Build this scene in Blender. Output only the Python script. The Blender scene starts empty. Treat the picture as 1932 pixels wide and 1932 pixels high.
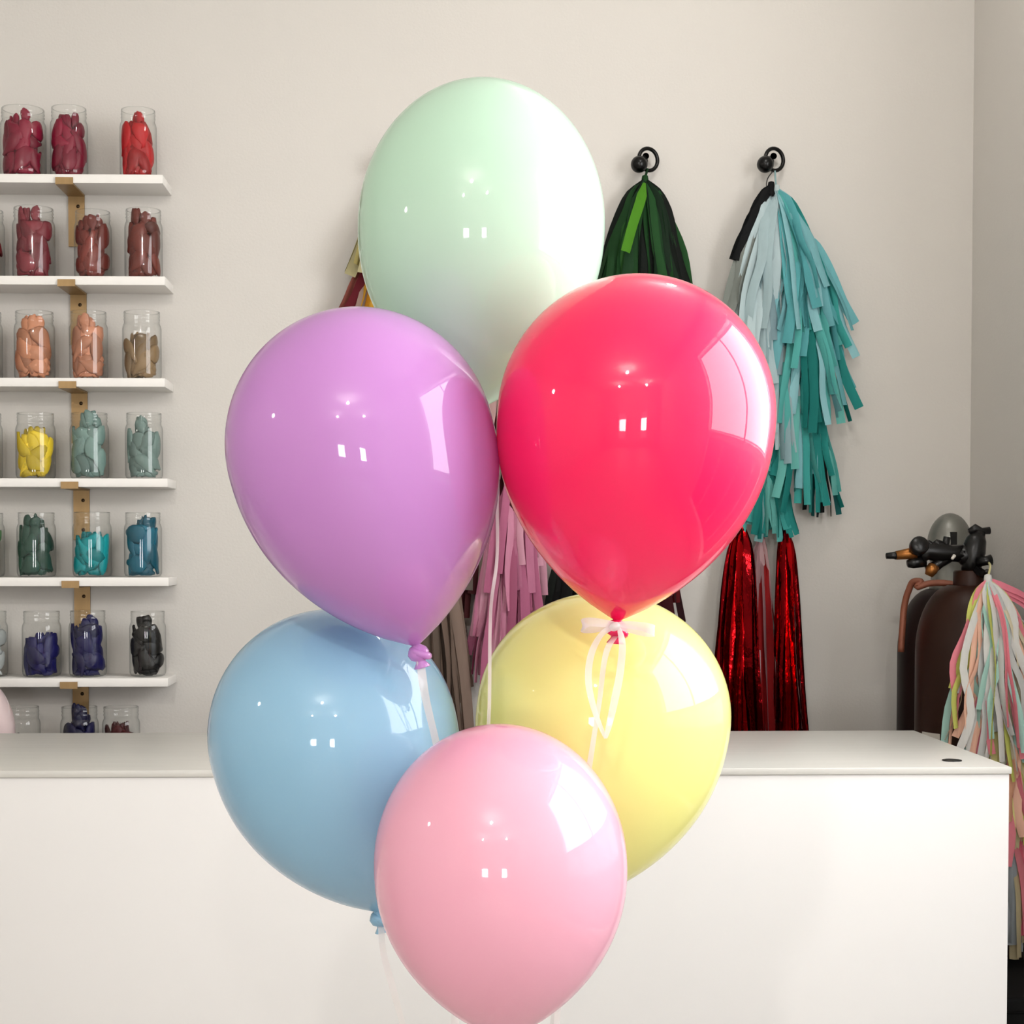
import bpy, math, random
from mathutils import Vector, Matrix
random.seed(7)
R_ = math.radians

# ------------------------------------------------------------------ camera
F = 2950.0                      # focal length in pixels of the 1932 px frame
YAW, PITCH = R_(1.5), R_(1.6)
CX = 797 + F * math.tan(YAW)
CY = 1030 + F * math.tan(PITCH)
CAM = Vector((0.0, 0.0, 1.37))
sc = bpy.context.scene
col = sc.collection
cd = bpy.data.cameras.new('camera')
cam = bpy.data.objects.new('camera', cd)
col.objects.link(cam)
cd.sensor_width = 36.0
cd.lens = F / 1932 * 36.0
cd.shift_x = (966 - CX) / 1932
cd.shift_y = (CY - 966) / 1932
cd.clip_start = 0.05
cam.location = CAM
cam.rotation_euler = (math.pi / 2 - PITCH, 0, -YAW)
sc.camera = cam
RM = cam.rotation_euler.to_matrix()

def P(px, py, d):
    """world point on the plane y = d that the photo shows at pixel px, py"""
    v = RM @ Vector(((px - CX) / F, -(py - CY) / F, -1.0))
    return CAM + v * (d / v.y)

# ------------------------------------------------------------------ world, light, exposure
sc.view_settings.view_transform = 'Standard'
sc.view_settings.look = 'None'
sc.view_settings.exposure = 0.0
sc.view_settings.gamma = 1.0
sc.view_settings.use_curve_mapping = False
sc.cycles.max_bounces = 6; sc.cycles.diffuse_bounces = 3; sc.cycles.glossy_bounces = 3
sc.cycles.transmission_bounces = 4; sc.cycles.transparent_max_bounces = 10
sc.cycles.caustics_reflective = False; sc.cycles.caustics_refractive = False
sc.cycles.use_adaptive_sampling = True; sc.cycles.adaptive_threshold = 0.06; sc.cycles.adaptive_min_samples = 16
w = bpy.data.worlds.new('overcast_sky')
sc.world = w
w.use_nodes = True
w.node_tree.nodes['Background'].inputs[0].default_value = (0.93, 0.97, 1.0, 1)
w.node_tree.nodes['Background'].inputs[1].default_value = 1.3
D_WALL = 3.85
XR = P(1836, 300, D_WALL).x     # inner face of the right wall
XL, YF, ZC = -3.4, -4.2, 3.15   # left wall, shop front behind the camera, ceiling

def area(name, loc, rot, sx, sy, watts, colr=(1, 1, 1)):
    l = bpy.data.lights.new(name, 'AREA')
    l.shape = 'RECTANGLE'; l.size = sx; l.size_y = sy; l.energy = watts; l.color = colr
    o = bpy.data.objects.new(name, l); o.location = loc; o.rotation_euler = rot
    col.objects.link(o)
    return o
WY0, WY1, WZ0, WZ1 = 0.6, 2.6, 0.2, 2.7       # the side window opening
area('side_window_daylight', (XR + 0.22, (WY0 + WY1) / 2, 2.03), (0, R_(90), 0), 1.36, 2.0, 61, (1.0, 0.99, 0.985))
FW = ((-1.6, 0.6), (0.15, 0.42))               # glazed shop doors behind the camera: x centre, width
for i, (fx, fw) in enumerate(FW):
    area('shop_front_daylight', (fx, YF - 0.2, 1.2), (R_(90), 0, 0), fw, 0.62, 30, (1.0, 0.99, 0.98))
def bulb(loc, watts, r=0.05):
    l = bpy.data.lights.new('ceiling_or_added_lamp', 'POINT'); l.energy = watts; l.shadow_soft_size = r
    l.color = (1.0, 0.965, 0.93)
    o = bpy.data.objects.new('ceiling_or_added_lamp', l); o.location = loc; col.objects.link(o)
bulb((-0.45, -0.9, 2.95), 62)
bulb((-2.5, 1.0, 2.25), 9, .06)
bulb((0.75, 2.75, 2.95), 10)  # added wall wash without a known fixture, brightens the upper right wall
bulb((-1.3, -2.4, 2.95), 36)
bulb((0.3, -2.4, 2.95), 36)

# ------------------------------------------------------------------ helpers
def lin(c):
    return tuple(((v / 255) / 12.92 if v / 255 <= 0.04045 else ((v / 255 + 0.055) / 1.055) ** 2.4) for v in c)

def nt(name):
    m = bpy.data.materials.new(name); m.use_nodes = True
    return m, m.node_tree, m.node_tree.nodes, m.node_tree.links

def mat(name, rgb, rough=0.5, metal=0.0, var=0.0, scale=20.0, stretch=(1, 1, 1), bump=0.0, spec=0.5, trans=0.0, bscale=None):
    """principled material whose colour is broken up by object-space noise; trans = share of light let through a thin sheet"""
    m, t, n, l = nt(name)
    b = n['Principled BSDF']; out = n['Material Output']
    c = lin(rgb)
    b.inputs['Base Color'].default_value = (*c, 1)
    b.inputs['Roughness'].default_value = rough
    b.inputs['Metallic'].default_value = metal
    b.inputs['Specular IOR Level'].default_value = spec
    src = None
    if var or bump:
        tc = n.new('ShaderNodeTexCoord'); mp = n.new('ShaderNodeMapping'); mp.inputs['Scale'].default_value = stretch
        l.new(tc.outputs['Object'], mp.inputs['Vector'])
        nz = n.new('ShaderNodeTexNoise'); nz.inputs['Scale'].default_value = scale; nz.inputs['Detail'].default_value = 5
        l.new(mp.outputs[0], nz.inputs['Vector'])
    if var:
        mx = n.new('ShaderNodeMix'); mx.data_type = 'RGBA'
        mx.inputs[6].default_value = (*[v * (1 - var) for v in c], 1)
        mx.inputs[7].default_value = (*[min(1, v * (1 + var)) for v in c], 1)
        l.new(nz.outputs['Fac'], mx.inputs[0]); l.new(mx.outputs[2], b.inputs['Base Color'])
        src = mx.outputs[2]
    if bump:
        nb = nz
        if bscale:
            nb = n.new('ShaderNodeTexNoise'); nb.inputs['Scale'].default_value = bscale; nb.inputs['Detail'].default_value = 4
            l.new(mp.outputs[0], nb.inputs['Vector'])
        bp = n.new('ShaderNodeBump'); bp.inputs['Strength'].default_value = bump; bp.inputs['Distance'].default_value = 0.004
        l.new(nb.outputs['Fac'], bp.inputs['Height']); l.new(bp.outputs[0], b.inputs['Normal'])
    if trans:
        ts = n.new('ShaderNodeBsdfTranslucent'); ts.inputs[0].default_value = (*c, 1)
        if src: l.new(src, ts.inputs[0])
        ms = n.new('ShaderNodeMixShader'); ms.inputs[0].default_value = trans
        l.new(b.outputs[0], ms.inputs[1]); l.new(ts.outputs[0], ms.inputs[2]); l.new(ms.outputs[0], out.inputs[0])
    return m

def glass_mat():
    m, t, n, l = nt('clear_jar_plastic')
    out = n['Material Output']; n.remove(n['Principled BSDF'])
    tr = n.new('ShaderNodeBsdfTransparent'); tr.inputs[0].default_value = (0.975, 0.98, 0.975, 1)
    gl = n.new('ShaderNodeBsdfGlossy'); gl.inputs['Roughness'].default_value = 0.035
    gl.inputs[0].default_value = (1, 1, 1, 1)
    lw = n.new('ShaderNodeLayerWeight'); lw.inputs[0].default_value = 0.5
    pw = n.new('ShaderNodeMath'); pw.operation = 'POWER'; pw.inputs[1].default_value = 4.0
    l.new(lw.outputs['Facing'], pw.inputs[0])
    tx = n.new('ShaderNodeMix'); tx.data_type = 'RGBA'
    tx.inputs[6].default_value = (0.97, 0.975, 0.97, 1); tx.inputs[7].default_value = (0.42, 0.44, 0.44, 1)
    p2 = n.new('ShaderNodeMath'); p2.operation = 'POWER'; p2.inputs[1].default_value = 3.0
    l.new(lw.outputs['Facing'], p2.inputs[0]); l.new(p2.outputs[0], tx.inputs[0]); l.new(tx.outputs[2], tr.inputs[0])
    fr = n.new('ShaderNodeMath'); fr.operation = 'MULTIPLY_ADD'; fr.inputs[1].default_value = 0.4; fr.inputs[2].default_value = 0.036
    l.new(pw.outputs[0], fr.inputs[0])
    ms = n.new('ShaderNodeMixShader')
    l.new(fr.outputs[0], ms.inputs[0]); l.new(tr.outputs[0], ms.inputs[1]); l.new(gl.outputs[0], ms.inputs[2])
    l.new(ms.outputs[0], out.inputs[0])
    return m

WM = {}
def wm(o):
    while o is not None:
        if o in WM: return WM[o]
        o = o.parent
    return Matrix.Identity(4)

def tag(o, label=None, cat=None, group=None, kind=None):
    if label: o['label'] = label
    if cat: o['category'] = cat
    if group: o['group'] = group
    if kind: o['kind'] = kind
    return o

def empty(name, loc, label, cat, group=None, rot=None):
    o = bpy.data.objects.new(name, None); col.objects.link(o)
    o.empty_display_size = 0.05
    M = Matrix.Translation(loc)
    if rot is not None: M = M @ rot.to_4x4()
    o.matrix_world = M; WM[o] = M
    return tag(o, label, cat, group)

class MB:
    """collects shapes given in world coordinates; build() links them as one mesh object"""
    def __init__(s): s.v = []; s.f = []
    def add(s, vs, fs):
        k = len(s.v); s.v += [Vector(q) for q in vs]; s.f += [tuple(i + k for i in f) for f in fs]; return s
    def box(s, a, b, M=None):
        (x0, y0, z0), (x1, y1, z1) = a, b
        vs = [(x0, y0, z0), (x1, y0, z0), (x1, y1, z0), (x0, y1, z0), (x0, y0, z1), (x1, y0, z1), (x1, y1, z1), (x0, y1, z1)]
        if M is not None: vs = [M @ Vector(q) for q in vs]
        return s.add(vs, [(3, 2, 1, 0), (4, 5, 6, 7), (0, 1, 5, 4), (1, 2, 6, 5), (2, 3, 7, 6), (3, 0, 4, 7)])
    def cbox(s, a, b, c=0.002):
        """box with chamfered edges"""
        import bmesh
        bm = bmesh.new(); bmesh.ops.create_cube(bm, size=1)
        A, B = Vector(a), Vector(b)
        for q in bm.verts: q.co = Vector([A[i] + (q.co[i] + .5) * (B[i] - A[i]) for i in range(3)])
        bmesh.ops.bevel(bm, geom=bm.edges[:], offset=c, segments=2, affect='EDGES', profile=0.5)
        bm.verts.index_update()
        s.add([q.co.copy() for q in bm.verts], [[q.index for q in f.verts] for f in bm.faces]); bm.free(); return s
    def lathe(s, prof, seg=32, M=None, cap0=False, cap1=False):
        vs, fs = [], []
        for r, z in prof:
            for i in range(seg):
                a = 2 * math.pi * i / seg; vs.append(Vector((r * math.cos(a), r * math.sin(a), z)))
        for j in range(len(prof) - 1):
            for i in range(seg):
                i2 = (i + 1) % seg
                fs.append((j * seg + i, j * seg + i2, (j + 1) * seg + i2, (j + 1) * seg + i))
        if cap0: fs.append(tuple(range(seg))[::-1])
        if cap1: fs.append(tuple(range((len(prof) - 1) * seg, len(prof) * seg)))
        if M is not None: vs = [M @ q for q in vs]
        return s.add(vs, fs)
    def tube(s, pts, r, seg=10, cap=True):
        pts = [Vector(p) for p in pts]; vs, fs = [], []
        n = len(pts); up = Vector((0.13, -0.9, 0.4)).normalized()
        for k, p in enumerate(pts):
            t = (pts[min(k + 1, n - 1)] - pts[max(k - 1, 0)]).normalized()
            a = t.cross(up)
            if a.length < 1e-3: a = t.cross(Vector((1, 0, 0)))
            a.normalize(); b = t.cross(a); up = -b if False else up
            rr = r[k] if isinstance(r, (list, tuple)) else r
            for i in range(seg):
                g = 2 * math.pi * i / seg; vs.append(p + a * rr * math.cos(g) + b * rr * math.sin(g))
        for k in range(n - 1):
            for i in range(seg):
                i2 = (i + 1) % seg; fs.append((k * seg + i, k * seg + i2, (k + 1) * seg + i2, (k + 1) * seg + i))
        if cap: fs += [tuple(range(seg))[::-1], tuple(range((n - 1) * seg, n * seg))]
        return s.add(vs, fs)
    def ring(s, c, R, r, M3, seg=28, sub=8):
        vs, fs = [], []
        for i in range(seg):
            a = 2 * math.pi * i / seg; d = Vector((math.cos(a), math.sin(a), 0))
            for j in range(sub):
                b = 2 * math.pi * j / sub
                vs.append(Vector(c) + M3 @ (d * (R + r * math.cos(b)) + Vector((0, 0, r * math.sin(b)))))
        for i in range(seg):
            for j in range(sub):
                i2, j2 = (i + 1) % seg, (j + 1) % sub
                fs.append((i * sub + j, i2 * sub + j, i2 * sub + j2, i * sub + j2))
        return s.add(vs, fs)
    def band(s, pts, widths, dirs, crease=0.0):
        """flat ribbon along pts; widths and sideways directions per point"""
        vs, fs = [], []
        n = len(pts)
        for k, p in enumerate(pts):
            t = (pts[min(k + 1, n - 1)] - pts[max(k - 1, 0)]).normalized()
            d = dirs[k] - t * dirs[k].dot(t); d.normalize(); nn = t.cross(d)
            h = widths[k] / 2
            vs += [p - d * h, p + nn * crease * h, p + d * h]
        for k in range(n - 1):
            a = k * 3
            fs += [(a, a + 1, a + 4, a + 3), (a + 1, a + 2, a + 5, a + 4)]
        return s.add(vs, fs)
    def build(s, name, m, parent=None, smooth=False):
        me = bpy.data.meshes.new(name)
        inv = wm(parent).inverted() if parent is not None else Matrix.Identity(4)
        me.from_pydata([inv @ q for q in s.v], [], s.f)
        me.materials.append(m)
        if smooth: me.polygons.foreach_set('use_smooth', [True] * len(me.polygons))
        me.validate(); me.update()
        o = bpy.data.objects.new(name, me); col.objects.link(o)
        if parent is not None: o.parent = parent
        return o

def smooth_by_angle(o, deg=35):
    me = o.data
    me.polygons.foreach_set('use_smooth', [True] * len(me.polygons))
    try: me.set_sharp_from_angle(angle=R_(deg))
    except Exception: pass
    return o

def spline(pts, per=8):
    pts = [Vector(p) for p in pts]; out = []
    n = len(pts)
    d = [max((pts[i + 1] - pts[i]).length, 1e-6) for i in range(n - 1)]
    tg = []
    for i in range(n):
        if i == 0: tg.append((pts[1] - pts[0]) / d[0])
        elif i == n - 1: tg.append((pts[-1] - pts[-2]) / d[-1])
        else:
            v0, v1 = (pts[i] - pts[i - 1]) / d[i - 1], (pts[i + 1] - pts[i]) / d[i]
            tg.append((v0 * d[i] + v1 * d[i - 1]) / (d[i] + d[i - 1]))
    for i in range(n - 1):
        for k in range(per):
            t = k / per; t2, t3 = t * t, t ** 3
            out.append(pts[i] * (2 * t3 - 3 * t2 + 1) + tg[i] * d[i] * (t3 - 2 * t2 + t) + pts[i + 1] * (-2 * t3 + 3 * t2) + tg[i + 1] * d[i] * (t3 - t2))
    out.append(pts[-1]); return out

def struct(name, mb, m, parent=None):
    o = mb.build(name, m, parent)
    if parent is None: o['kind'] = 'structure'
    return o

# ------------------------------------------------------------------ the room
M_wall = mat('painted_plaster', (212, 208, 202), 0.85, var=0.025, scale=3.0, bump=0.12, bscale=160, spec=0.2)
M_ceil = mat('ceiling_paint', (230, 228, 222), 0.9, var=0.02, scale=3)
M_floor = mat('concrete_floor', (184, 178, 171), 0.5, var=0.12, scale=4, bump=0.05)
M_trim = mat('window_paint', (225, 223, 218), 0.4, var=0.02)
M_pave = mat('pavement', (120, 116, 110), 0.9, var=0.15, scale=6)
T = 0.12
o = struct('wall_back', MB().box((XL - T, D_WALL, 0), (XR + T, D_WALL + T, ZC)), M_wall)
tag(o, 'plain off-white plaster wall behind the counter')
wr = MB()
wr.box((XR, YF, 0), (XR + T, WY0, ZC)); wr.box((XR, WY1, 0), (XR + T, D_WALL, ZC))
wr.box((XR, WY0, 0), (XR + T, WY1, WZ0)); wr.box((XR, WY0, WZ1), (XR + T, WY1, ZC))
tag(struct('wall_right', wr, M_wall), 'off-white side wall meeting the back wall at the right corner')
tag(struct('wall_left', MB().box((XL - T, YF, 0), (XL, D_WALL, ZC)), M_wall), 'off-white side wall out to the left')
wf = MB(); xs = XL - T
for fx, fw in FW:
    wf.box((xs, YF - T, 0), (fx - fw / 2, YF, ZC)); wf.box((fx - fw / 2, YF - T, 1.8), (fx + fw / 2, YF, ZC))
    wf.box((fx - fw / 2, YF - T, 0), (fx + fw / 2, YF, 0.5)); xs = fx + fw / 2
wf.box((xs, YF - T, 0), (XR + T, YF, ZC))
tag(struct('wall_front', wf, M_wall), 'shop front wall behind the camera')
tag(struct('floor', MB().box((XL - T, YF - T, -0.1), (XR + T, D_WALL + T, 0)), M_floor), 'pale grey concrete shop floor')
tag(struct('ceiling', MB().box((XL - T, YF - T, ZC), (XR + T, D_WALL + T, ZC + 0.1)), M_ceil), 'white shop ceiling')
tag(struct('ground', MB().box((XR + T, YF - 6, -0.25), (XR + 9, D_WALL + 6, -0.15)), M_pave), 'grey pavement outside the side window')
# side window: frame, transom bar and glazing bars
wn = empty('window_1', (XR + T / 2, (WY0 + WY1) / 2, WZ0), 'white framed side window right of the balloons', None)
wn['kind'] = 'structure'
fr = MB(); x0, x1 = XR + 0.02, XR + 0.09
for a, b in ((WY0, WY0 + .05), (WY1 - .05, WY1)): fr.box((x0, a, WZ0), (x1, b, WZ1))
for a, b in ((WZ0, WZ0 + .06), (WZ1 - .05, WZ1)): fr.box((x0, WY0 + .05, a), (x1, WY1 - .05, b))
fr.build('window_frame', M_trim, wn)
MB().box((x0 + .01, WY0 + .05, 1.28), (x1 - .01, WY1 - .05, 1.35)).build('transom_bar', M_trim, wn)
for q in (1.05, 1.55, 2.05):
    MB().box((x0 + .02, q - .016, WZ0 + .06), (x1 - .02, q + .016, 1.28)).build('glazing_bar', M_trim, wn)
MB().box((x0 + .02, 1.55 - .02, 1.35), (x1 - .02, 1.55 + .02, WZ1 - .05)).build('glazing_bar', M_trim, wn)

# ------------------------------------------------------------------ counter
DC0, DC1 = 2.6, 3.12
zt = P(966, 1450, DC0).z
XC1 = 0.5 * (P(1905, 1448, DC0).x + P(1722, 1379, DC1).x); XC0 = -1.75
M_top = mat('whitewashed_top', (198, 196, 190), 0.35, var=0.08, scale=7, stretch=(0.6, 7, 1), bump=0.02)
M_cnt = mat('white_counter_paint', (218, 216, 214), 0.45, var=0.012, scale=3, bump=0.03, bscale=60)
M_blk = mat('black_plastic', (14, 14, 15), 0.35, var=0.1)
c = empty('shop_counter', ((XC0 + XC1) / 2, (DC0 + DC1) / 2, 0), 'long white painted shop counter behind the balloons', 'counter')
smooth_by_angle(MB().cbox((XC0 - .003, DC0 - .004, zt - .012), (XC1 + .003, DC1, zt), .002).build('countertop', M_top, c))
smooth_by_angle(MB().cbox((XC0, DC0, 0.0), (XC1, DC0 + .02, zt - .012), .0015).build('front_panel', M_cnt, c))
for x in (XC0, XC1 - .02):
    MB().box((x, DC0 + .02, 0), (x + .02, DC1 - .01, zt - .012)).build('side_panel', M_cnt, c)
MB().box((XC0 + .02, DC0 + .02, .35), (XC1 - .02, DC1 - .03, .37)).build('inner_shelf', M_cnt, c)
g = P(1796, 1437, DC0); gy = DC0 + (1447 - 1437) / 69 * (DC1 - DC0)
gp = P(1796, 1437, gy); gp.z = zt
MB().lathe([(.0165, 0), (.0165, .0015), (.012, .0015), (.0115, .0005), (.0, .0005)], 28, Matrix.Translation(gp)).build('cable_grommet', M_blk, c, True)

# ------------------------------------------------------------------ wall shelves with brass brackets
DS = 3.72
M_shelf = mat('white_shelf_wood', (236, 233, 228), 0.5, var=0.03, scale=6, stretch=(0.5, 6, 6), bump=0.04)
M_brass = mat('brushed_brass', (152, 124, 84), 0.42, 0.55, var=0.15, scale=90, stretch=(1, 1, .1))
M_screw = mat('dark_screw', (70, 55, 38), 0.4, 0.8)
ROWS = [329.5, 521.5, 713.5, 902.6, 1089.5, 1279.5, 1470]
ENDX = [307, 311, 311, 316, 318, 317, 318]
BRX = [121.5, 125.5, 127.5, 131.5, 133, 130, 133]
ORD = ['topmost', 'second', 'third', 'fourth', 'fifth', 'sixth', 'lowest']
SHL = ['topmost white wall shelf, holding crimson and red jars', 'second white wall shelf from the top, holding burgundy and brown jars',
       'third white wall shelf from the top, holding peach and olive jars', 'fourth white wall shelf from the top, holding yellow and grey-green jars',
       'fifth white wall shelf from the top, holding dark green and turquoise jars', 'sixth white wall shelf from the top, holding navy and black jars',
       'lowest white wall shelf, hidden behind the counter under half-seen jars']
ZS = []
for i, (yy, ex) in enumerate(zip(ROWS, ENDX)):
    q = P(ex, yy, DS); z = q.z; ZS.append(z); xr = q.x
    o = smooth_by_angle(MB().cbox((-1.75, DS, z - .0205), (xr, D_WALL, z), .0012).build('wall_shelf', M_shelf))
    tag(o, SHL[i], 'shelf', 'white shelves on the back wall')
    bx = P(BRX[i], yy, DS).x; h = .0205; zb = z - .0205
    b = empty('shelf_bracket', (bx, D_WALL, zb - .125), ('brass strap bracket under the %s wall shelf' % ORD[i]) if i not in (1, 2, 3, 4, 5) else 'brass strap bracket under the %s wall shelf from the top' % ORD[i],
              'bracket', 'brass shelf brackets')
    sx = .0205
    k = MB()
    k.box((bx - sx, DS - .004, zb - .004), (bx + sx, D_WALL - .004, zb)).build('arm', M_brass, b)
    MB().box((bx - sx, DS - .004, zb), (bx + sx, DS, zb + .0125)).build('lip', M_brass, b)
    MB().box((bx - sx * .95, D_WALL - .005, zb - .125), (bx + sx * .95, D_WALL - .0005, zb - .004)).build('wall_plate', M_brass, b)
    for dz in (.028, .1):
        MB().lathe([(.0045, 0), (.004, .0015), (0, .002)], 12, Matrix.Translation((bx + .004, D_WALL - .005, zb - dz)) @ Matrix.Rotation(R_(90), 4, 'X')).build('screw', M_screw, b, True)

# ------------------------------------------------------------------ jars and the limp balloons inside
M_glass = glass_mat()
LATEX = {}
def shade(m):
    '''each limp balloon is dyed a little lighter or darker than the next'''
    n, l = m.node_tree.nodes, m.node_tree.links
    b = n['Principled BSDF']; src = b.inputs['Base Color'].links[0].from_socket
    oi = n.new('ShaderNodeObjectInfo'); mr = n.new('ShaderNodeMapRange'); mr.inputs['To Min'].default_value = .62; mr.inputs['To Max'].default_value = 1.25
    hs = n.new('ShaderNodeHueSaturation')
    l.new(oi.outputs['Random'], mr.inputs['Value']); l.new(mr.outputs[0], hs.inputs['Value']); l.new(src, hs.inputs['Color']); l.new(hs.outputs[0], b.inputs['Base Color'])
def latex(rgb):
    if rgb not in LATEX: LATEX[rgb] = mat('limp_latex_%02x%02x%02x' % rgb, tuple(int(v * .9) for v in rgb), 0.45, var=0.25, scale=28, bump=0.2, bscale=60, spec=.3); shade(LATEX[rgb])
    return LATEX[rgb]


def limp(mb, c, rin, th, z, roll, L, W, w0, thick, zlo, zhi):
    """a flattened, uninflated balloon lying against the inside of a jar of radius rin"""
    ext = abs(L * math.cos(roll)) + .7 * abs(W * math.sin(roll))
    z = max(min(z, zhi - ext * .92), zlo + ext)
    S = 8; N = 8; rings = []
    for k in range(S):
        s = -1 + 2 * k / (S - 1)
        if s > -0.25: hw = W * math.sqrt(max(0.02, 1 - ((s - .25) / .76) ** 2 if s > .25 else 1 - ((s - .25) / 1.6) ** 2))
        else: hw = W * max(.24, .24 + .7 * (s + 1) / .75 * (s + 1) / .75)
        if k in (0,): hw = W * .32
        rings.append((s * L, hw))
    vs, fs = [], []
    bend = random.uniform(-.35, .35)
    for a0, hw in rings:
        for i in range(N):
            g = 2 * math.pi * i / N
            b = hw * math.cos(g) + bend * (a0 * a0) / L; wv = thick * math.sin(g) * (0.55 + .45 * hw / W)
            u = a0 * math.sin(roll) + b * math.cos(roll); v = a0 * math.cos(roll) - b * math.sin(roll)
            rr = max(rin - w0 - wv, .002); zz = min(max(z + v, zlo + .001 + .5 * thick * (1 + math.sin(g))), zhi)
            a = th + u / rin
            vs.append((c.x + rr * math.cos(a), c.y + rr * math.sin(a), zz))
    for k in range(S - 1):
        for i in range(N):
            i2 = (i + 1) % N; fs.append((k * N + i, k * N + i2, (k + 1) * N + i2, (k + 1) * N + i))
    fs += [tuple(range(N))[::-1], tuple(range((S - 1) * N, S * N))]
    mb.add(vs, fs)

def jar(row, xl, xr, ytop, rgb, fill, label, content, poke=0.0, n_front=12, seen=1.0):
    """row: shelf index; xl, xr, ytop: what the photo shows; fill: share of the height that is filled"""
    z0 = ZS[row]; yc = DS + .058
    sc_ = F / yc
    r = (xr - xl) / 2 / sc_
    ctr = P((xl + xr) / 2, ROWS[row] - 30, yc); ctr.z = z0
    h = P((xl + xr) / 2, ytop, yc).z - z0
    j = empty('jar', ctr, label, 'jar', 'clear jars of balloons on the wall shelves')
    nr = r * .91; hs = h * .80
    body = [(0, .0015), (r * .8, .0012), (r * .93, .003), (r * .99, .009), (r, .016)] + [(r, hs * q) for q in (.3, .5, .7, .93)] + [(r * .985, hs * .97), (r * .95, hs * 1.01), (nr, hs * 1.035)]
    MB().lathe(body, 40, Matrix.Translation(ctr)).build('body', M_glass, j, True)
    nk = [(nr, hs * 1.035), (nr, h * .87), (nr * 1.03, h * .885), (nr, h * .9), (nr, h * .92), (nr * 1.03, h * .935), (nr, h * .95), (nr * 1.02, h * .985), (nr * 1.01, h), (nr * .95, h), (nr * .95, h * .985)]
    MB().lathe(nk, 40, Matrix.Translation(ctr)).build('threaded_neck', M_glass, j, True)
    rin = r * .985
    ft = h * fill
    m = latex(rgb)
    rows = 3 if fill > .55 else 2
    per = max(1, round(n_front / rows))
    cnt = 0
    for a in range(rows):
        for b in range(per):
            th = R_(-90) + R_(-72 + 144 * (b + .5 + random.uniform(-.35, .35)) / per)
            if seen < 1 and math.cos(th) * 1.0 < .2: continue
            L = random.uniform(.030, .044); W = random.uniform(.016, .025)
            z = z0 + .022 + (ft - .035) * (a + .35 + random.uniform(-.15, .25)) / rows
            zh = z0 + min(ft * random.uniform(.86, 1.04), hs * 1.01)
            mb = MB()
            limp(mb, ctr, rin, th, z, random.choice([0, .3, -.4, .8, -.9, 1.3, 1.7, 2.4, 3.6, -1.4]), L, W, random.uniform(.0058, .013), .0056, z0 + .002, zh)
            o = mb.build('limp_balloon', m, None, True)
            tag(o, content, 'balloon', content)
    # the ones deeper in and at the back, which nobody could count
    mb = MB()
    for q in range(46):
        th = random.uniform(0, 2 * math.pi)
        limp(mb, ctr, rin, th, z0 + .02 + (ft - .036) * ((q + .5) / 46), random.uniform(0, 6.28), random.uniform(.028, .038), random.uniform(.018, .026),
             random.uniform(.021, rin * .8), .005, z0 + .003, z0 + min(ft, hs))
    for q in range(12):
        limp(mb, ctr, rin, R_(-90 + 150 * ((q + .5) / 12 - .5)), z0 + .008 + .02 * (q % 3) , random.uniform(1.2, 1.9) + math.pi * (q % 2), .026, random.uniform(.011, .016), random.uniform(.012, .017), .005, z0 + .002, z0 + ft)
    if fill > .8:
        for q in range(7):
            limp(mb, ctr, rin * .86, random.uniform(R_(-150), R_(-30)), z0 + hs * 1.0 + random.uniform(-.006, .012) , random.uniform(-.7, .7), .02, .016, random.uniform(.004, .03), .004, z0 + hs * .7, z0 + h * random.uniform(.86, .99))
    if poke:
        for q in range(4):
            limp(mb, ctr, rin * .86, random.uniform(R_(-150), R_(-30)), z0 + h * .93, random.uniform(-.6, .6), .025, .016, random.uniform(.008, .02), .004, z0 + hs * .7, z0 + h * (1 + poke * random.uniform(.3, 1)))
    o = mb.build('limp_balloons', m, None, True)
    tag(o, content.replace('limp', 'packed heap of limp').replace('balloon ', 'balloons ', 1), 'balloons', None, 'stuff')

def J(row, xl, xr, yt, rgb, fill, colour, place, **k):
    jar(row, xl, xr, yt, rgb, fill, 'clear screw-neck jar of %s balloons, %s' % (colour, place), 'limp %s balloon in the jar %s' % (colour, place), **k)
TOP = 'topmost shelf'
J(0, 2, 86, 207, (138, 8, 48), .93, 'crimson', 'at the left of the topmost shelf')
J(0, 96, 165, 205, (138, 8, 48), .92, 'crimson', 'above the topmost bracket')
J(0, 227, 295, 209, (190, 12, 22), .88, 'bright red', 'at the right end of the topmost shelf')
J(1, -64, 8, 398, (150, 30, 40), .85, 'dark red', 'cut by the frame on the second shelf', n_front=6, seen=.3)
J(1, 25, 103, 394, (134, 44, 56), .95, 'dusty burgundy', 'left of the bracket on the second shelf', poke=.03)
J(1, 141, 210, 400, (128, 50, 42), .86, 'brick brown', 'right of the bracket on the second shelf')
J(1, 236, 306, 397, (112, 46, 36), .95, 'dark brown', 'at the right end of the second shelf', poke=.02)
J(2, -68, 4, 589, (150, 30, 30), .8, 'deep red', 'cut by the frame on the third shelf', n_front=6, seen=.3)
J(2, 28, 103, 589, (205, 138, 104), .82, 'peach', 'left of the bracket on the third shelf')
J(2, 132, 203, 589, (208, 142, 110), .86, 'peach', 'in front of the bracket on the third shelf')
J(2, 232, 304, 589, (142, 116, 84), .7, 'olive tan', 'at the right end of the third shelf')
J(3, -68, 4, 780, (205, 160, 30), .8, 'mustard', 'cut by the frame on the fourth shelf', n_front=6, seen=.3)
J(3, 31, 104, 780, (244, 212, 52), .8, 'bright yellow', 'left of the bracket on the fourth shelf')
J(3, 133, 205, 780, (122, 150, 144), .86, 'grey-green', 'in front of the bracket on the fourth shelf', poke=.06)
J(3, 237, 307, 780, (120, 144, 138), .82, 'grey-green', 'at the right end of the fourth shelf')
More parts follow.
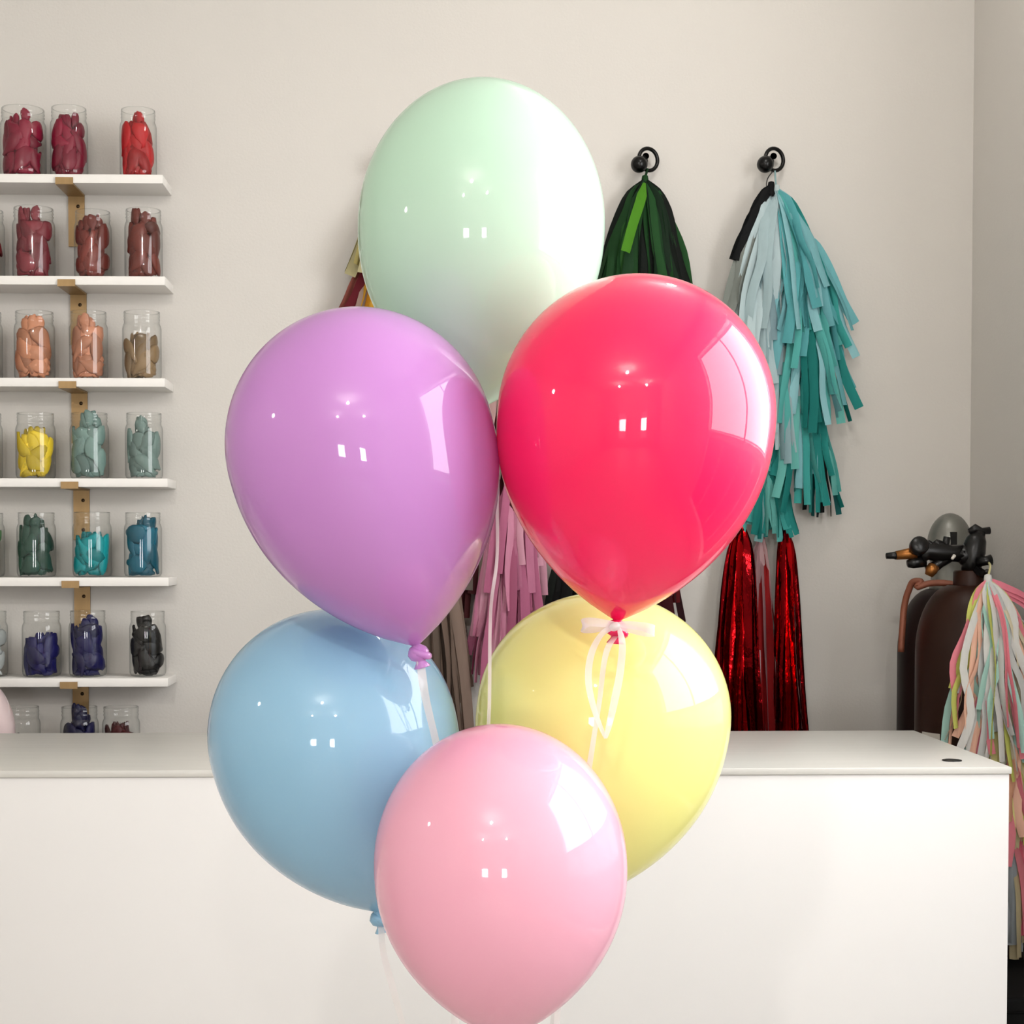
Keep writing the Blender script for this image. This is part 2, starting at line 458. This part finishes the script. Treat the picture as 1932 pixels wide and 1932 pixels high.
J(4, -64, 8, 968, (84, 142, 84), .84, 'leaf green', 'cut by the frame on the fifth shelf', n_front=6, seen=.3)
J(4, 33, 105, 967, (44, 78, 66), .9, 'dark green', 'left of the bracket on the fifth shelf')
J(4, 138, 210, 966, (10, 150, 156), .7, 'turquoise', 'in front of the bracket on the fifth shelf')
J(4, 235, 305, 967, (10, 104, 128), .95, 'teal blue', 'at the right end of the fifth shelf')
J(5, -58, 14, 1153, (215, 220, 218), .84, 'white', 'cut by the frame on the sixth shelf', n_front=6, seen=.3)
J(5, 43, 115, 1153, (20, 18, 86), .68, 'navy', 'left of the bracket on the sixth shelf')
J(5, 131, 201, 1152, (14, 12, 76), .9, 'navy', 'in front of the bracket on the sixth shelf')
J(5, 245, 313, 1153, (8, 8, 9), .92, 'black', 'at the right end of the sixth shelf')
J(6, 10, 76, 1333, (8, 7, 7), .62, 'black', 'just above the counter at the left')
J(6, 115, 186, 1333, (22, 20, 70), .9, 'dark blue', 'just above the counter in the middle', poke=.07)
J(6, 194, 264, 1333, (70, 12, 16), .78, 'maroon', 'just above the counter at the right')

# ------------------------------------------------------------------ balloons
def balloon_mat(name, rgb, trans=.2):
    m, t, n, l = nt(name)
    b = n['Principled BSDF']; out = n['Material Output']; c_ = lin(rgb)
    b.inputs['Base Color'].default_value = (*c_, 1)
    b.inputs['Roughness'].default_value = 0.5
    b.inputs['Specular IOR Level'].default_value = 0.35
    b.inputs['Coat Weight'].default_value = 1.0; b.inputs['Coat Roughness'].default_value = 0.035; b.inputs['Coat IOR'].default_value = 1.52
    tc = n.new('ShaderNodeTexCoord'); nz = n.new('ShaderNodeTexNoise'); nz.inputs['Scale'].default_value = 6
    l.new(tc.outputs['Object'], nz.inputs['Vector'])
    mx = n.new('ShaderNodeMix'); mx.data_type = 'RGBA'
    mx.inputs[6].default_value = (*[v * .97 for v in c_], 1); mx.inputs[7].default_value = (*[min(1, v * 1.03) for v in c_], 1)
    l.new(nz.outputs['Fac'], mx.inputs[0]); l.new(mx.outputs[2], b.inputs['Base Color'])
    ts = n.new('ShaderNodeBsdfTranslucent'); l.new(mx.outputs[2], ts.inputs[0])
    ms = n.new('ShaderNodeMixShader'); ms.inputs[0].default_value = trans
    l.new(b.outputs[0], ms.inputs[1]); l.new(ts.outputs[0], ms.inputs[2]); l.new(ms.outputs[0], out.inputs[0])
    return m
M_rib = mat('white_sheer_ribbon', (240, 236, 234), 0.3, var=0.02, trans=.25)
_n, _l = M_rib.node_tree.nodes, M_rib.node_tree.links
_o = _n['Material Output']; _tp = _n.new('ShaderNodeBsdfTransparent'); _mx = _n.new('ShaderNodeMixShader'); _mx.inputs[0].default_value = .3
_l.new(_o.inputs[0].links[0].from_socket, _mx.inputs[1]); _l.new(_tp.outputs[0], _mx.inputs[2]); _l.new(_mx.outputs[0], _o.inputs[0])

def balloon(name, label, rgb, cx, cy, d, rpx, top, low, lean, ribbon, back=0, fl=1.0, rw=.0075, trans=.2, group='balloon bouquet before the counter', floor=False):
    """cx, cy: widest point in the photo, rpx its radius; top, low: heights above and below it in radii; lean in degrees to the right"""
    Rr = rpx / F * d
    ctr = P(cx, cy, d)
    rot = Matrix.Rotation(R_(lean), 3, 'Y') @ Matrix.Rotation(R_(back), 3, 'X')
    base = ctr - rot @ Vector((0, 0, Rr * low))
    root = empty(name, base, label, 'balloon', group, rot)
    m = balloon_mat('latex_' + label.split()[0] + '_' + label.split()[1], rgb, trans)
    prof = []
    n = 30
    nk = .028 * fl
    for k in range(n + 1):
        u = 1 - k / n * .985
        rr = Rr * (1 - u ** 2.2) ** .8
        prof.append((max(rr, nk * Rr / .14 * .14 / Rr * .0 + .0042), Rr * low - u * Rr * low))
    for k in range(1, n + 1):
        a = (k / n) * math.pi / 2
        prof.append((max(Rr * math.cos(a), 1e-5), Rr * low + Rr * top * math.sin(a)))
    M = WM[root]
    MB().lathe(prof, 72, M).build('skin', m, root, True)
    kn = MB().lathe([(.0042, .004), (.0045, 0), (.0095, -.004), (.0115, -.009), (.0095, -.0145), (.005, -.017), (.0055, -.019), (.009, -.024), (.0085, -.0245), (.001, -.02)], 20, M)
    kn.ring(M @ Vector((.002, 0, -.0095)), .0085, .0042, M.to_3x3() @ Matrix.Rotation(R_(35), 3, 'Y'), 20, 8)
    kn.build('knot', m, root, True)
    kp = M @ Vector((0, -.003, -.016))
    pts = [kp] + [P(x, y, dd) for x, y, dd in ribbon]
    end = pts[-1].copy()
    if floor: pts += [Vector((end.x, end.y, .02))]
    else: pts += [Vector((end.x * .6 + .02, end.y + .02, .45)), Vector((.06 + .004 * (cx - 950) / 100, 1.69, .128))]
    sp = spline(pts, 10); dirs = []; ws = []
    for k, p in enumerate(sp):
        a = .5 * math.sin(k * .13 + cx)
        dirs.append(Vector((math.cos(a), math.sin(a), 0.0))); ws.append(rw)
    MB().band(sp, ws, dirs, .12).build('ribbon', M_rib, root, True)
    return root, M

balloon('balloon', 'mint green latex balloon at the top of the bouquet', (200, 232, 210), 908, 427, 1.80, 231.5, 1.165, 1.475, 1.5,
        [(934, 860, 1.80), (938, 960, 1.79), (938, 1045, 1.76), (926, 1150, 1.685), (922, 1360, 1.665), (900, 1600, 1.675), (858, 1900, 1.66)], rw=.0038)
balloon('balloon', 'lilac purple latex balloon on the left of the bouquet', (208, 144, 218), 681, 843, 1.62, 253, 1.03, 1.53, -15.5,
        [(800, 1300, 1.612), (822, 1398, 1.622), (850, 1560, 1.665), (866, 1800, 1.66), (858, 1932, 1.65)], rw=.0088)
red, MR = balloon('balloon', 'hot red-pink latex balloon with a ribbon bow on the right', (255, 6, 98), 1199, 787, 1.60, 261.5, 1.02, 1.47, 5,
        [(1147, 1222, 1.575), (1130, 1330, 1.59), (1112, 1445, 1.615), (1085, 1600, 1.665), (1055, 1880, 1.655), (1050, 1932, 1.65)], rw=.0062)
balloon('balloon', 'pastel blue latex balloon at the lower left of the bouquet', (154, 202, 230), 629, 1388, 1.735, 235, 1.02, 1.46, -14,
        [(724, 1800, 1.70), (740, 1860, 1.69), (760, 1935, 1.68)], rw=.0075)
balloon('balloon', 'pale yellow latex balloon at the lower right of the bouquet', (255, 251, 160), 1138, 1347, 1.79, 240, .96, 1.5, 9,
        [(1066, 1800, 1.75), (1052, 1880, 1.70), (1042, 1935, 1.69)], rw=.0065)
balloon('balloon', 'pastel pink latex balloon lowest and nearest in the bouquet', (250, 186, 208), 944, 1632, 1.53, 240, 1.115, 1.38, -1,
        [(948, 1990, 1.53), (950, 2040, 1.535)])
balloon('balloon', 'very pale pink balloon half hidden behind the counter at far left', (238, 216, 216), -98, 1384, 3.38, 122, 1.05, 1.4, 4,
        [(-100, 1700, 3.38), (-100, 1800, 3.38)], group='loose balloon', floor=True)
# bow on the red balloon
bow = MB()
kx, ky, kd = 1163, 1178, 1.572
def loopband(pts, wd, name='bow_loop', tw=0.0, vertical=True):
    sp = spline([P(*q) for q in pts], 8); n = len(sp)
    ws = [wd * (.35 + .65 * math.sin(math.pi * k / (n - 1)) ** .6) for k in range(n)]
    ds = [Vector((tw, -.35, 1.0)) if vertical else Vector((1, .35, tw)) for k in range(n)]
    MB().band(sp, ws, ds, .15).build(name, M_rib, red, True)
loopband([(kx - 1, ky, kd), (1140, 1176, kd - .006), (1108, 1174, kd - .01), (1097, 1181, kd), (1106, 1186, kd + .008), (1138, 1184, kd + .006), (kx - 1, ky + 3, kd)], .0105)
loopband([(kx + 1, ky, kd), (1185, 1179, kd - .006), (1220, 1184, kd - .01), (1234, 1191, kd), (1222, 1193, kd + .008), (1190, 1187, kd + .006), (kx + 1, ky + 3, kd)], .0105)
loopband([(kx - 2, ky + 4, kd), (1140, 1192, kd - .004), (1120, 1222, kd), (1110, 1275, kd + .002), (1120, 1335, kd + .004), (1142, 1393, kd + .006)], .0078, 'bow_tail', 0, False)
loopband([(kx + 4, ky + 4, kd), (1173, 1205, kd - .004), (1171, 1260, kd), (1160, 1320, kd + .002), (1150, 1365, kd + .004), (1143, 1393, kd + .006)], .0088, 'bow_tail', 0, False)
MB().lathe([(.0046 * math.sin(math.pi * k / 8) + 1e-5, -.006 * math.cos(math.pi * k / 8)) for k in range(9)], 14, Matrix.Translation(P(1160, 1182, kd - .003)) @ Matrix.Rotation(R_(65), 4, 'Y')).build('bow_knot', M_rib, red, True)
# the weight that holds the ribbons, on the floor below the frame
bw = MB(); pr = [(0, 0), (.05, 0), (.056, .01), (.05, .05), (.022, .075), (.012, .085), (.02, .1), (.03, .125), (.026, .126), (.006, .09)]
bw.lathe(pr, 24, Matrix.Translation((.06, 1.69, 0)))
tag(bw.build('balloon_weight', mat('crinkled_foil', (210, 205, 200), .3, .9, bump=.6, scale=40), None, True), 'small foil balloon weight on the floor holding the ribbons', 'weight')

# ------------------------------------------------------------------ wall hooks with rings
M_hook = mat('black_enamel', (4, 4, 4), 0.25, 0.0, var=0.05, spec=.3)
def hook(px, py, label):
    q = P(px, py, D_WALL)
    h_ = empty('wall_hook', q, label, 'hook', 'black hooks on the back wall')
    A = Matrix.Translation(P(px - 2, py + 2, D_WALL)) @ Matrix.Rotation(R_(90), 4, 'X')
    MB().lathe([(.001, .0), (.012, .0), (.012, .003), (.0075, .006), (.006, .02), (.006, .045), (.008, .05)], 24, A).build('peg', M_hook, h_, True)
    B = P(px - 9, py + 8, D_WALL - .06)
    MB().lathe([(.0205 * math.sin(math.pi * k / 12) + 1e-5, -.0205 * math.cos(math.pi * k / 12)) for k in range(13)], 24, Matrix.Translation(B)).build('ball_end', M_hook, h_, True)
    MB().tube([P(px - 2, py + 2, D_WALL - .04), B], .009).build('arm', M_hook, h_, True)
    Rg = Matrix.Rotation(R_(24), 3, 'Z') @ Matrix.Rotation(R_(90), 3, 'X')
    MB().ring(P(px + 8, py - 1, D_WALL - .045), .0265, .0048, Rg, 32, 10).build('ring', M_hook, h_, True)
    return h_
hook(1215, 302, 'black hook and ring above the dark green tassels')
hook(1453, 302, 'black hook and ring above the pale blue and teal tassels')
hook(977, 303, 'black hook hidden behind the mint balloon, above the dusty pink tassels')
hook(739, 303, 'black hook behind the mint balloon edge, above the multicoloured tassels')

# ------------------------------------------------------------------ tassel garlands
TM = {}
def tm(rgb, foil=False):
    k = (rgb, foil)
    if k not in TM:
        if foil: TM[k] = mat('foil_%02x%02x%02x' % rgb, rgb, 0.13, 0.95, var=.1, scale=25, bump=1.0, bscale=28, stretch=(1, 1, .6))
        else: TM[k] = mat('tissue_%02x%02x%02x' % rgb, rgb, 0.75, var=.10, scale=18, stretch=(6, 6, .8), trans=.18, spec=.25)
    return TM[k]

def strip(parent, pts, wd, m, twist, crease=.25):
    sp = spline(pts, 3); n = len(sp); ws, ds = [], []
    for k in range(n):
        t = k / (n - 1); a = twist[0] + twist[1] * t
        ws.append(wd * min(1.0, .28 + 3.2 * t)); ds.append(Vector((math.cos(a), math.sin(a), .12 * math.sin(a * 2))))
    return MB().band(sp, ws, ds, crease).build('strip', m, parent, True)

def tassel(gar, hx, hy, n, half, length, cols, wpx=17, p=.55, bias=0, D=3.80, depth=.06, ragged=.2, foil=False, arange=(-1, 1), curl=.0, label=None, wobble=.06):
    """one tassel: a twisted head and n hanging strips. All sizes as the photo shows them, at depth D"""
    m0 = cols(0) if callable(cols) else cols[0]
    H = P(hx, hy, D)
    head = MB().lathe([(.002, .010), (.007, .008), (.0085, 0), (.0075, -.012), (.0095, -.02), (.006, -.026)], 14, Matrix.Translation(H))
    hd = head.build('tassel', tm(m0, foil), gar, True)
    if label: hd['label'] = label
    for i in range(n):
        a = arange[0] + (arange[1] - arange[0]) * (i + random.uniform(.1, .9)) / n
        lay = random.random()
        rgb = cols(a) if callable(cols) else random.choice(cols)
        L = length * (1 - ragged * random.random() ** 1.3 - .06 * a * a)
        dx = half * a * (1 - .12 * random.random()) + bias
        dz = -depth * math.sqrt(max(0, 1 - a * a)) * (.25 + .75 * lay)
        pts = []
        for t in (0, .1, .25, .5, .75, 1):
            e = t ** p
            wob = random.uniform(-1, 1) * half * wobble * min(1, t * 2) + curl * half * a * max(0, t - .6)
            pts.append(P(hx + dx * e + wob, hy + L * t, min(D + dz * min(1, e * 1.35) + random.uniform(-.004, .004), D_WALL - .008)))
        s = strip(hd, pts, wpx * random.uniform(.75, 1.15) * D / F, tm(rgb, foil), (random.uniform(-.8, .8), random.uniform(-1.2, 1.2)), random.uniform(.1, .45))
    return hd

def cord(gar, pts, r=.0022, rgb=(205, 200, 190), name='cord'):
    return MB().tube(spline([P(*q) for q in pts], 5), r, 6).build(name, tm(rgb), gar, True)

DG = D_WALL - .055
# dark green garland
A = empty('tassel_garland', P(1218, 330, DG), 'dark green tissue tassel garland hanging right of the mint balloon', 'garland', 'tassel garlands on the wall hooks')
cord(A, [(1222, 318, DG), (1217, 336, DG), (1215, 520, DG), (1180, 700, DG), (1120, 900, DG)], .003, (20, 50, 24))
G = [(22, 62, 26), (16, 48, 22), (28, 72, 32), (12, 36, 18), (24, 58, 30), (40, 86, 34), (6, 16, 9), (5, 12, 7)]
tassel(A, 1217, 338, 58, 108, 330, G, 21, .62, 0, DG, .075, .25)
strip(A.children[-1], [P(1216, 345, DG - .02), P(1208, 380, DG - .06), P(1195, 420, DG - .082), P(1180, 475, DG - .088)], .024, tm((74, 134, 28)), (.1, .2))
tassel(A, 1217, 520, 26, 100, 330, [(14, 30, 18), (60, 12, 20), (20, 44, 26)], 21, .6, 0, DG, .06)
tassel(A, 1110, 900, 18, 82, 330, [(10, 10, 10), (16, 22, 18)], 20, .6, 0, DG, .05)
tassel(A, 1205, 880, 18, 92, 330, [(60, 8, 14), (40, 6, 12), (90, 14, 20)], 20, .6, 0, DG, .05)

# pale blue to teal garland ending in red foil
B = empty('tassel_garland', P(1465, 345, DG), 'pale blue and teal tissue tassel garland ending in shiny red foil tassels', 'garland', 'tassel garlands on the wall hooks')
cord(B, [(1459, 322, DG), (1448, 338, DG), (1447, 352, DG), (1460, 350, DG)], .0012, (40, 40, 40))
cord(B, [(1462, 322, DG), (1464, 350, DG), (1500, 520, DG), (1510, 720, DG), (1470, 900, DG), (1438, 1000, DG)], .0025, (150, 180, 182))
ICE = [(186, 205, 208), (172, 194, 198), (198, 212, 212), (150, 176, 182)]
AQ = [(130, 188, 194), (112, 178, 184), (146, 198, 204), (90, 166, 170)]
TE = [(62, 160, 154), (86, 172, 166), (40, 140, 134), (104, 180, 172), (20, 116, 110)]
def mixA(a): return random.choice([(150, 152, 144), (132, 138, 132)] + ICE[:1]) if a < -.55 else (random.choice(ICE) if a < .15 else random.choice(AQ + TE[:2]))
tassel(B, 1450, 860, 22, 58, 165, TE + [(120, 160, 160)], 15, .6, 0, DG + .01, .05, .25)
tassel(B, 1545, 830, 7, 40, 150, [(14, 16, 18), (20, 90, 90), (30, 40, 42)], 13, .6, 0, DG + .02, .02, .15)
tassel(B, 1508, 720, 30, 80, 250, TE + AQ[:1], 16, .55, 4, DG, .06, .35, curl=.1)
tassel(B, 1470, 640, 22, 62, 250, [(142, 170, 176), (160, 186, 190)] + TE[:2] + ICE[:1], 17, .6, -8, DG, .065, .3)
tassel(B, 1520, 560, 34, 88, 260, TE + AQ, 16, .55, 6, DG, .07, .35, curl=.25)
tassel(B, 1508, 440, 36, 92, 265, AQ + TE[:2], 17, .6, 12, DG, .075, .35, curl=.2)
tassel(B, 1438, 450, 22, 70, 280, ICE + [(140, 165, 172)], 20, .6, -12, DG, .08, .3)
tassel(B, 1465, 356, 52, 118, 275, mixA, 19, .62, 0, DG, .085, .3)
tassel(B, 1455, 350, 5, 78, 150, [(8, 10, 12)], 20, .8, -6, DG - .02, .03, .2, arange=(-1, -.7))
RF = [(168, 6, 14), (190, 10, 18), (110, 2, 8)]
MAU = [(168, 128, 132), (186, 150, 152)]
tassel(B, 1400, 985, 20, 50, 450, RF, 19, .5, -14, DG, .07, .15, True)
tassel(B, 1478, 985, 16, 32, 450, RF, 18, .5, 12, DG, .07, .15, True)
tassel(B, 1436, 1000, 9, 52, 440, MAU + [(150, 10, 14), (140, 10, 14)], 19, .75, 0, DG + .01, .03, .1)

# multicoloured garland on the left
C_ = empty('tassel_garland', P(739, 340, DG), 'multicoloured olive, mustard and maroon tassel garland peeking out left of the mint balloon', 'garland', 'tassel garlands on the wall hooks')
cord(C_, [(741, 318, DG), (739, 345, DG), (742, 600, DG), (775, 800, DG), (800, 950, DG)], .0025)
CT = [(116, 98, 86), (98, 84, 74), (134, 114, 102), (84, 70, 62)]
tassel(C_, 800, 930, 34, 105, 520, CT, 20, .55, 0, DG, .07, .25)
tassel(C_, 745, 590, 28, 118, 380, CT + [(170, 120, 110), (200, 160, 40)], 19, .6, 0, DG, .06)
tassel(C_, 739, 440, 34, 128, 240, [(92, 16, 28), (150, 84, 74), (196, 146, 46), (18, 58, 60), (214, 166, 172), (150, 128, 116), (206, 140, 30)], 19, .85, 0, DG, .06, .3)
tassel(C_, 739, 345, 26, 100, 190, [(168, 160, 112), (150, 138, 84), (186, 178, 136), (160, 150, 100)], 22, .95, 0, DG, .07, .15)

# dusty pink garland in the middle
D_ = empty('tassel_garland', P(977, 340, DG), 'dusty pink tissue tassel garland showing between the lilac and red balloons', 'garland', 'tassel garlands on the wall hooks')
cord(D_, [(979, 318, DG), (977, 345, DG), (970, 600, DG), (962, 860, DG)], .0025)
tassel(D_, 975, 345, 20, 80, 330, [(96, 30, 36), (70, 16, 22), (190, 150, 150)], 20, .6, 0, DG, .06)
tassel(D_, 955, 640, 24, 62, 330, [(64, 14, 20), (46, 10, 14), (196, 158, 156), (130, 116, 106)], 18, .6, 0, DG, .06)
tassel(D_, 925, 850, 14, 50, 330, [(122, 110, 100), (58, 14, 18), (104, 94, 86)], 17, .6, -10, DG + .015, .04)
PK = [(206, 138, 164), (192, 118, 148), (216, 158, 178), (178, 100, 132)]
tassel(D_, 975, 850, 44, 70, 380, PK, 17, .6, -14, DG, .08, .45)
tassel(D_, 958, 1010, 26, 72, 290, PK, 17, .6, -10, DG, .07, .3)

# pastel garland by the gas cylinders
DE = 3.235
E = empty('tassel_garland', P(1864, 1090, DE), 'pastel pink, yellow and white tassel garland hanging from the gas cylinder valve', 'garland')
cord(E, [(1866, 1062, 3.33), (1868, 1072, DE + .03), (1864, 1092, DE), (1885, 1250, DE), (1893, 1400, DE), (1905, 1560, DE)], .0025, (206, 200, 150))
PA = [(206, 206, 202), (190, 192, 190), (224, 216, 146), (196, 200, 104), (222, 130, 142), (234, 186, 162), (166, 206, 196), (216, 206, 178)]
tassel(E, 1908, 1560, 20, 52, 250, [(196, 90, 108), (150, 156, 160), (190, 176, 140), (206, 120, 130)], 19, .6, 4, DE, .04, .25)
tassel(E, 1898, 1385, 30, 62, 250, PA[2:6] + [(214, 160, 130), (200, 190, 150)], 17, .6, 10, DE, .05, .35, wobble=.1)
tassel(E, 1888, 1240, 34, 88, 280, PA, 16, .6, 4, DE, .06, .4, wobble=.13)
tassel(E, 1864, 1092, 54, 108, 350, PA, 14, .6, 24, DE, .08, .45, curl=.15, wobble=.13)
for k in range(3):
    strip(E.children[-1], [P(1866, 1092 + k * 3, DE), P(1890, 1104 + k * 6, DE), P(1930, 1122 + k * 9, DE + .01), P(1975, 1160 + k * 20, DE + .02), P(1990, 1260 + k * 30, DE + .02)], .018, tm((224, 128, 146)), (.2, .9))

# ------------------------------------------------------------------ gas cylinders
M_tank = mat('brown_cylinder_paint', (44, 22, 13), 0.42, 0.0, var=.25, scale=6, bump=.05, spec=.22)
M_tank2 = mat('maroon_cylinder_paint', (28, 12, 10), 0.45, 0.0, var=.25, scale=6, bump=.05, spec=.2)
M_steel = mat('worn_grey_steel', (128, 128, 122), 0.38, 0.5, var=.35, scale=14)
M_valve = mat('black_valve_metal', (12, 11, 11), 0.3, 0.0, var=.2, spec=.35)
M_vb = mat('valve_brass', (150, 96, 46), 0.35, 0.8, var=.2, scale=60)
M_hose = mat('orange_brown_hose', (140, 82, 60), 0.5, 0.2, var=.1)
M_stick = mat('paper_sticker', (205, 200, 190), 0.7, var=.1, scale=80)
def tank_prof(r, zs, zn, rn):
    pr = [(.0, 0), (r * .92, 0), (r, .02), (r, zs)]
    for k in range(1, 10):
        a = k / 9 * R_(82); pr.append((rn + (r - rn) * math.cos(a), zs + (zn - zs) * math.sin(a) / math.sin(R_(82))))
    return pr
def patch(c, r, a0, a1, z0, z1):
    vs, fs = [], []; n = 5
    for k in range(n):
        a = a0 + (a1 - a0) * k / (n - 1)
        for z in (z0, z1): vs.append((c.x + r * math.cos(a), c.y + r * math.sin(a), z))
    for k in range(n - 1): fs.append((2 * k, 2 * k + 2, 2 * k + 3, 2 * k + 1))
    return MB().add(vs, fs)
# rear cylinder with its grey valve cap
DB = 3.66; cB = P(1788, 1200, DB); cB.z = 0; rB = .115
zsB, znB = P(1788, 1232, DB).z, P(1788, 1112, DB).z
tb = empty('gas_cylinder', cB, 'rear dark maroon gas cylinder with a domed grey steel valve cap', 'gas cylinder', 'gas cylinders in the corner')
MB().lathe(tank_prof(rB, zsB, znB, .04), 56, Matrix.Translation(cB)).build('body', M_tank2, tb, True)
zc0 = znB - .004; ztop = P(1790, 968, DB).z; rc = 42 / F * DB; hcap = ztop - zc0
prc = [(.043, 0), (.046, .004), (.046, .02), (.042, .026), (.041, hcap * .32), (.047, hcap * .42)]
for k in range(0, 10):
    a = k / 9 * math.pi / 2; prc.append((max(rc * math.cos(a), 1e-5), hcap * .58 + hcap * .42 * math.sin(a)))
MB().lathe(prc, 40, Matrix.Translation((cB.x + .003, cB.y, zc0))).build('valve_cap', M_steel, tb, True)
MB().box((cB.x - .012, cB.y - rc - .001, ztop - .075), (cB.x + .002, cB.y - rc + .012, ztop - .045)).build('cap_slot', M_valve, tb)
az = R_(-90) - .62
zz = P(1745, 1153, DB).z
patch(cB, rB * .80, az - .11, az + .11, zz - .004, zz + .005).build('sticker', M_stick, tb)
# front cylinder with its valve and inflator
DT = 3.42; cF = P(1829, 1200, DT); cF.z = 0; rF = .1155
zsF, znF = P(1829, 1232, DT).z, P(1829, 1104, DT).z
tf = empty('gas_cylinder', cF, 'front brown gas cylinder with a black valve and brass inflator nozzle', 'gas cylinder', 'gas cylinders in the corner')
MB().lathe(tank_prof(rF, zsF, znF, .036), 56, Matrix.Translation(cF)).build('body', M_tank, tf, True)
zk = P(1829, 1076, DT).z
MB().lathe([(.036, znF - .004), (.036, zk - .004), (.033, zk), (.0, zk)], 36, Matrix.Translation((cF.x, cF.y, 0))).build('neck_ring', M_tank, tf, True)
zz = P(1828, 1133, DT).z
patch(cF, rF * .66 + .001, R_(-98), R_(-80), zz - .004, zz + .005).build('sticker', M_stick, tf)
zz = P(1735, 1390, DT).z
patch(cF, rF + .0006, R_(-166), R_(-140), zz - .03, zz + .015).build('sticker', M_stick, tf)
dv = DT - .01
def Q(x, y, d=dv): return P(x, y, d)
vb = MB().tube([Q(1832, 1080), Q(1833, 1060), Q(1836, 1040), Q(1842, 1018), Q(1846, 1006)], [.02, .024, .027, .022, .014], 14)
vb.tube([Q(1836, 1072), Q(1822, 1050), Q(1808, 1040)], [.014, .02, .02], 12)
vb.build('valve_body', M_valve, tf, True)
hw = MB().tube([Q(1828, 1003), Q(1840, 997), Q(1852, 1002), Q(1867, 1001)], [.006, .0105, .0075, .0085], 12)
hw.tube([Q(1842, 1022), Q(1848, 1002)], [.019, .013], 12)
hw.build('valve_handle', M_valve, tf, True)
MB().tube([Q(1845, 1060, dv - .02), Q(1860, 1058, dv - .03), Q(1870, 1056, dv - .03)], [.012, .010, .012], 12).build('side_knob', M_valve, tf, True)
MB().tube([Q(1842, 1075, dv - .02), Q(1858, 1084, dv - .04), Q(1863, 1078, dv - .06)], [.010, .009, .006], 10).build('outlet', M_valve, tf, True)
rg = MB().tube([Q(1815, 1044), Q(1795, 1044), Q(1775, 1042), Q(1750, 1040), Q(1735, 1046)], [.02, .018, .023, .019, .022], 14)
rg.tube([Q(1782, 1044), Q(1784, 1028), Q(1787, 1013)], [.012, .008, .008], 10)
rg.tube([Q(1782, 1030), Q(1768, 1026), Q(1760, 1034)], [.009, .011, .01], 10)
rg.tube([Q(1745, 1058), Q(1722, 1062), Q(1712, 1064)], [.014, .013, .008], 10)
rg.tube([Q(1790, 1052), Q(1772, 1062), Q(1752, 1078)], [.012, .012, .013], 12)
rg.build('regulator', M_valve, tf, True)
ga = Matrix.Translation(Q(1734, 1030, dv - .02)) @ Matrix.Rotation(R_(70), 4, 'X')
MB().lathe([(.001, -.012), (.018, -.012), (.02, -.008), (.02, .008), (.017, .012), (.001, .012)], 24, ga).build('gauge', M_valve, tf, True)
MB().tube([Q(1753, 1030), Q(1758, 1024)], [.011, .01], 12).build('small_knob', M_valve, tf, True)
MB().tube([Q(1727, 1043), Q(1712, 1045), Q(1690, 1048)], [.0155, .012, .0095], 14).build('nozzle', M_vb, tf, True)
MB().tube([Q(1690, 1048), Q(1686, 1048), Q(1672, 1049)], [.0095, .008, .0065], 12).build('nozzle_tip', M_valve, tf, True)
MB().tube([Q(1762, 1068, dv - .012), Q(1757, 1076, dv - .014), Q(1752, 1086, dv - .012)], [.013, .0135, .009], 14).build('brass_elbow', M_vb, tf, True)
MB().tube([Q(1801, 1048, dv - .03), Q(1796, 1055, dv - .034)], [.004, .003], 8).build('lever_pin', M_stick, tf, True)
MB().tube(spline([Q(1806, 1104, 3.47), Q(1780, 1100, 3.48), Q(1752, 1101, 3.49), Q(1730, 1107, 3.5), Q(1738, 1098, 3.5), Q(1724, 1097, 3.51), Q(1714, 1115, 3.52), Q(1706, 1145, 3.53), Q(1703, 1180, 3.53), Q(1700, 1230, 3.53)], 6), .0075, 10).build('hose', M_hose, tf, True)

# ------------------------------------------------------------------ black crate beside the counter
za = 0.49
M_crate = mat('matt_black_plastic', (3, 3, 3), .8, var=.1, spec=.2)
cr = empty('storage_crate', (1.19, 3.14, 0), 'black crate on the floor below the pastel tassels', 'crate')
MB().cbox((1.03, 3.0, .0), (XR - .02, 3.27, za - .03), .006).build('body', M_crate, cr)
MB().cbox((1.02, 2.99, za - .03), (XR - .012, 3.28, za), .006).build('lid', M_crate, cr)
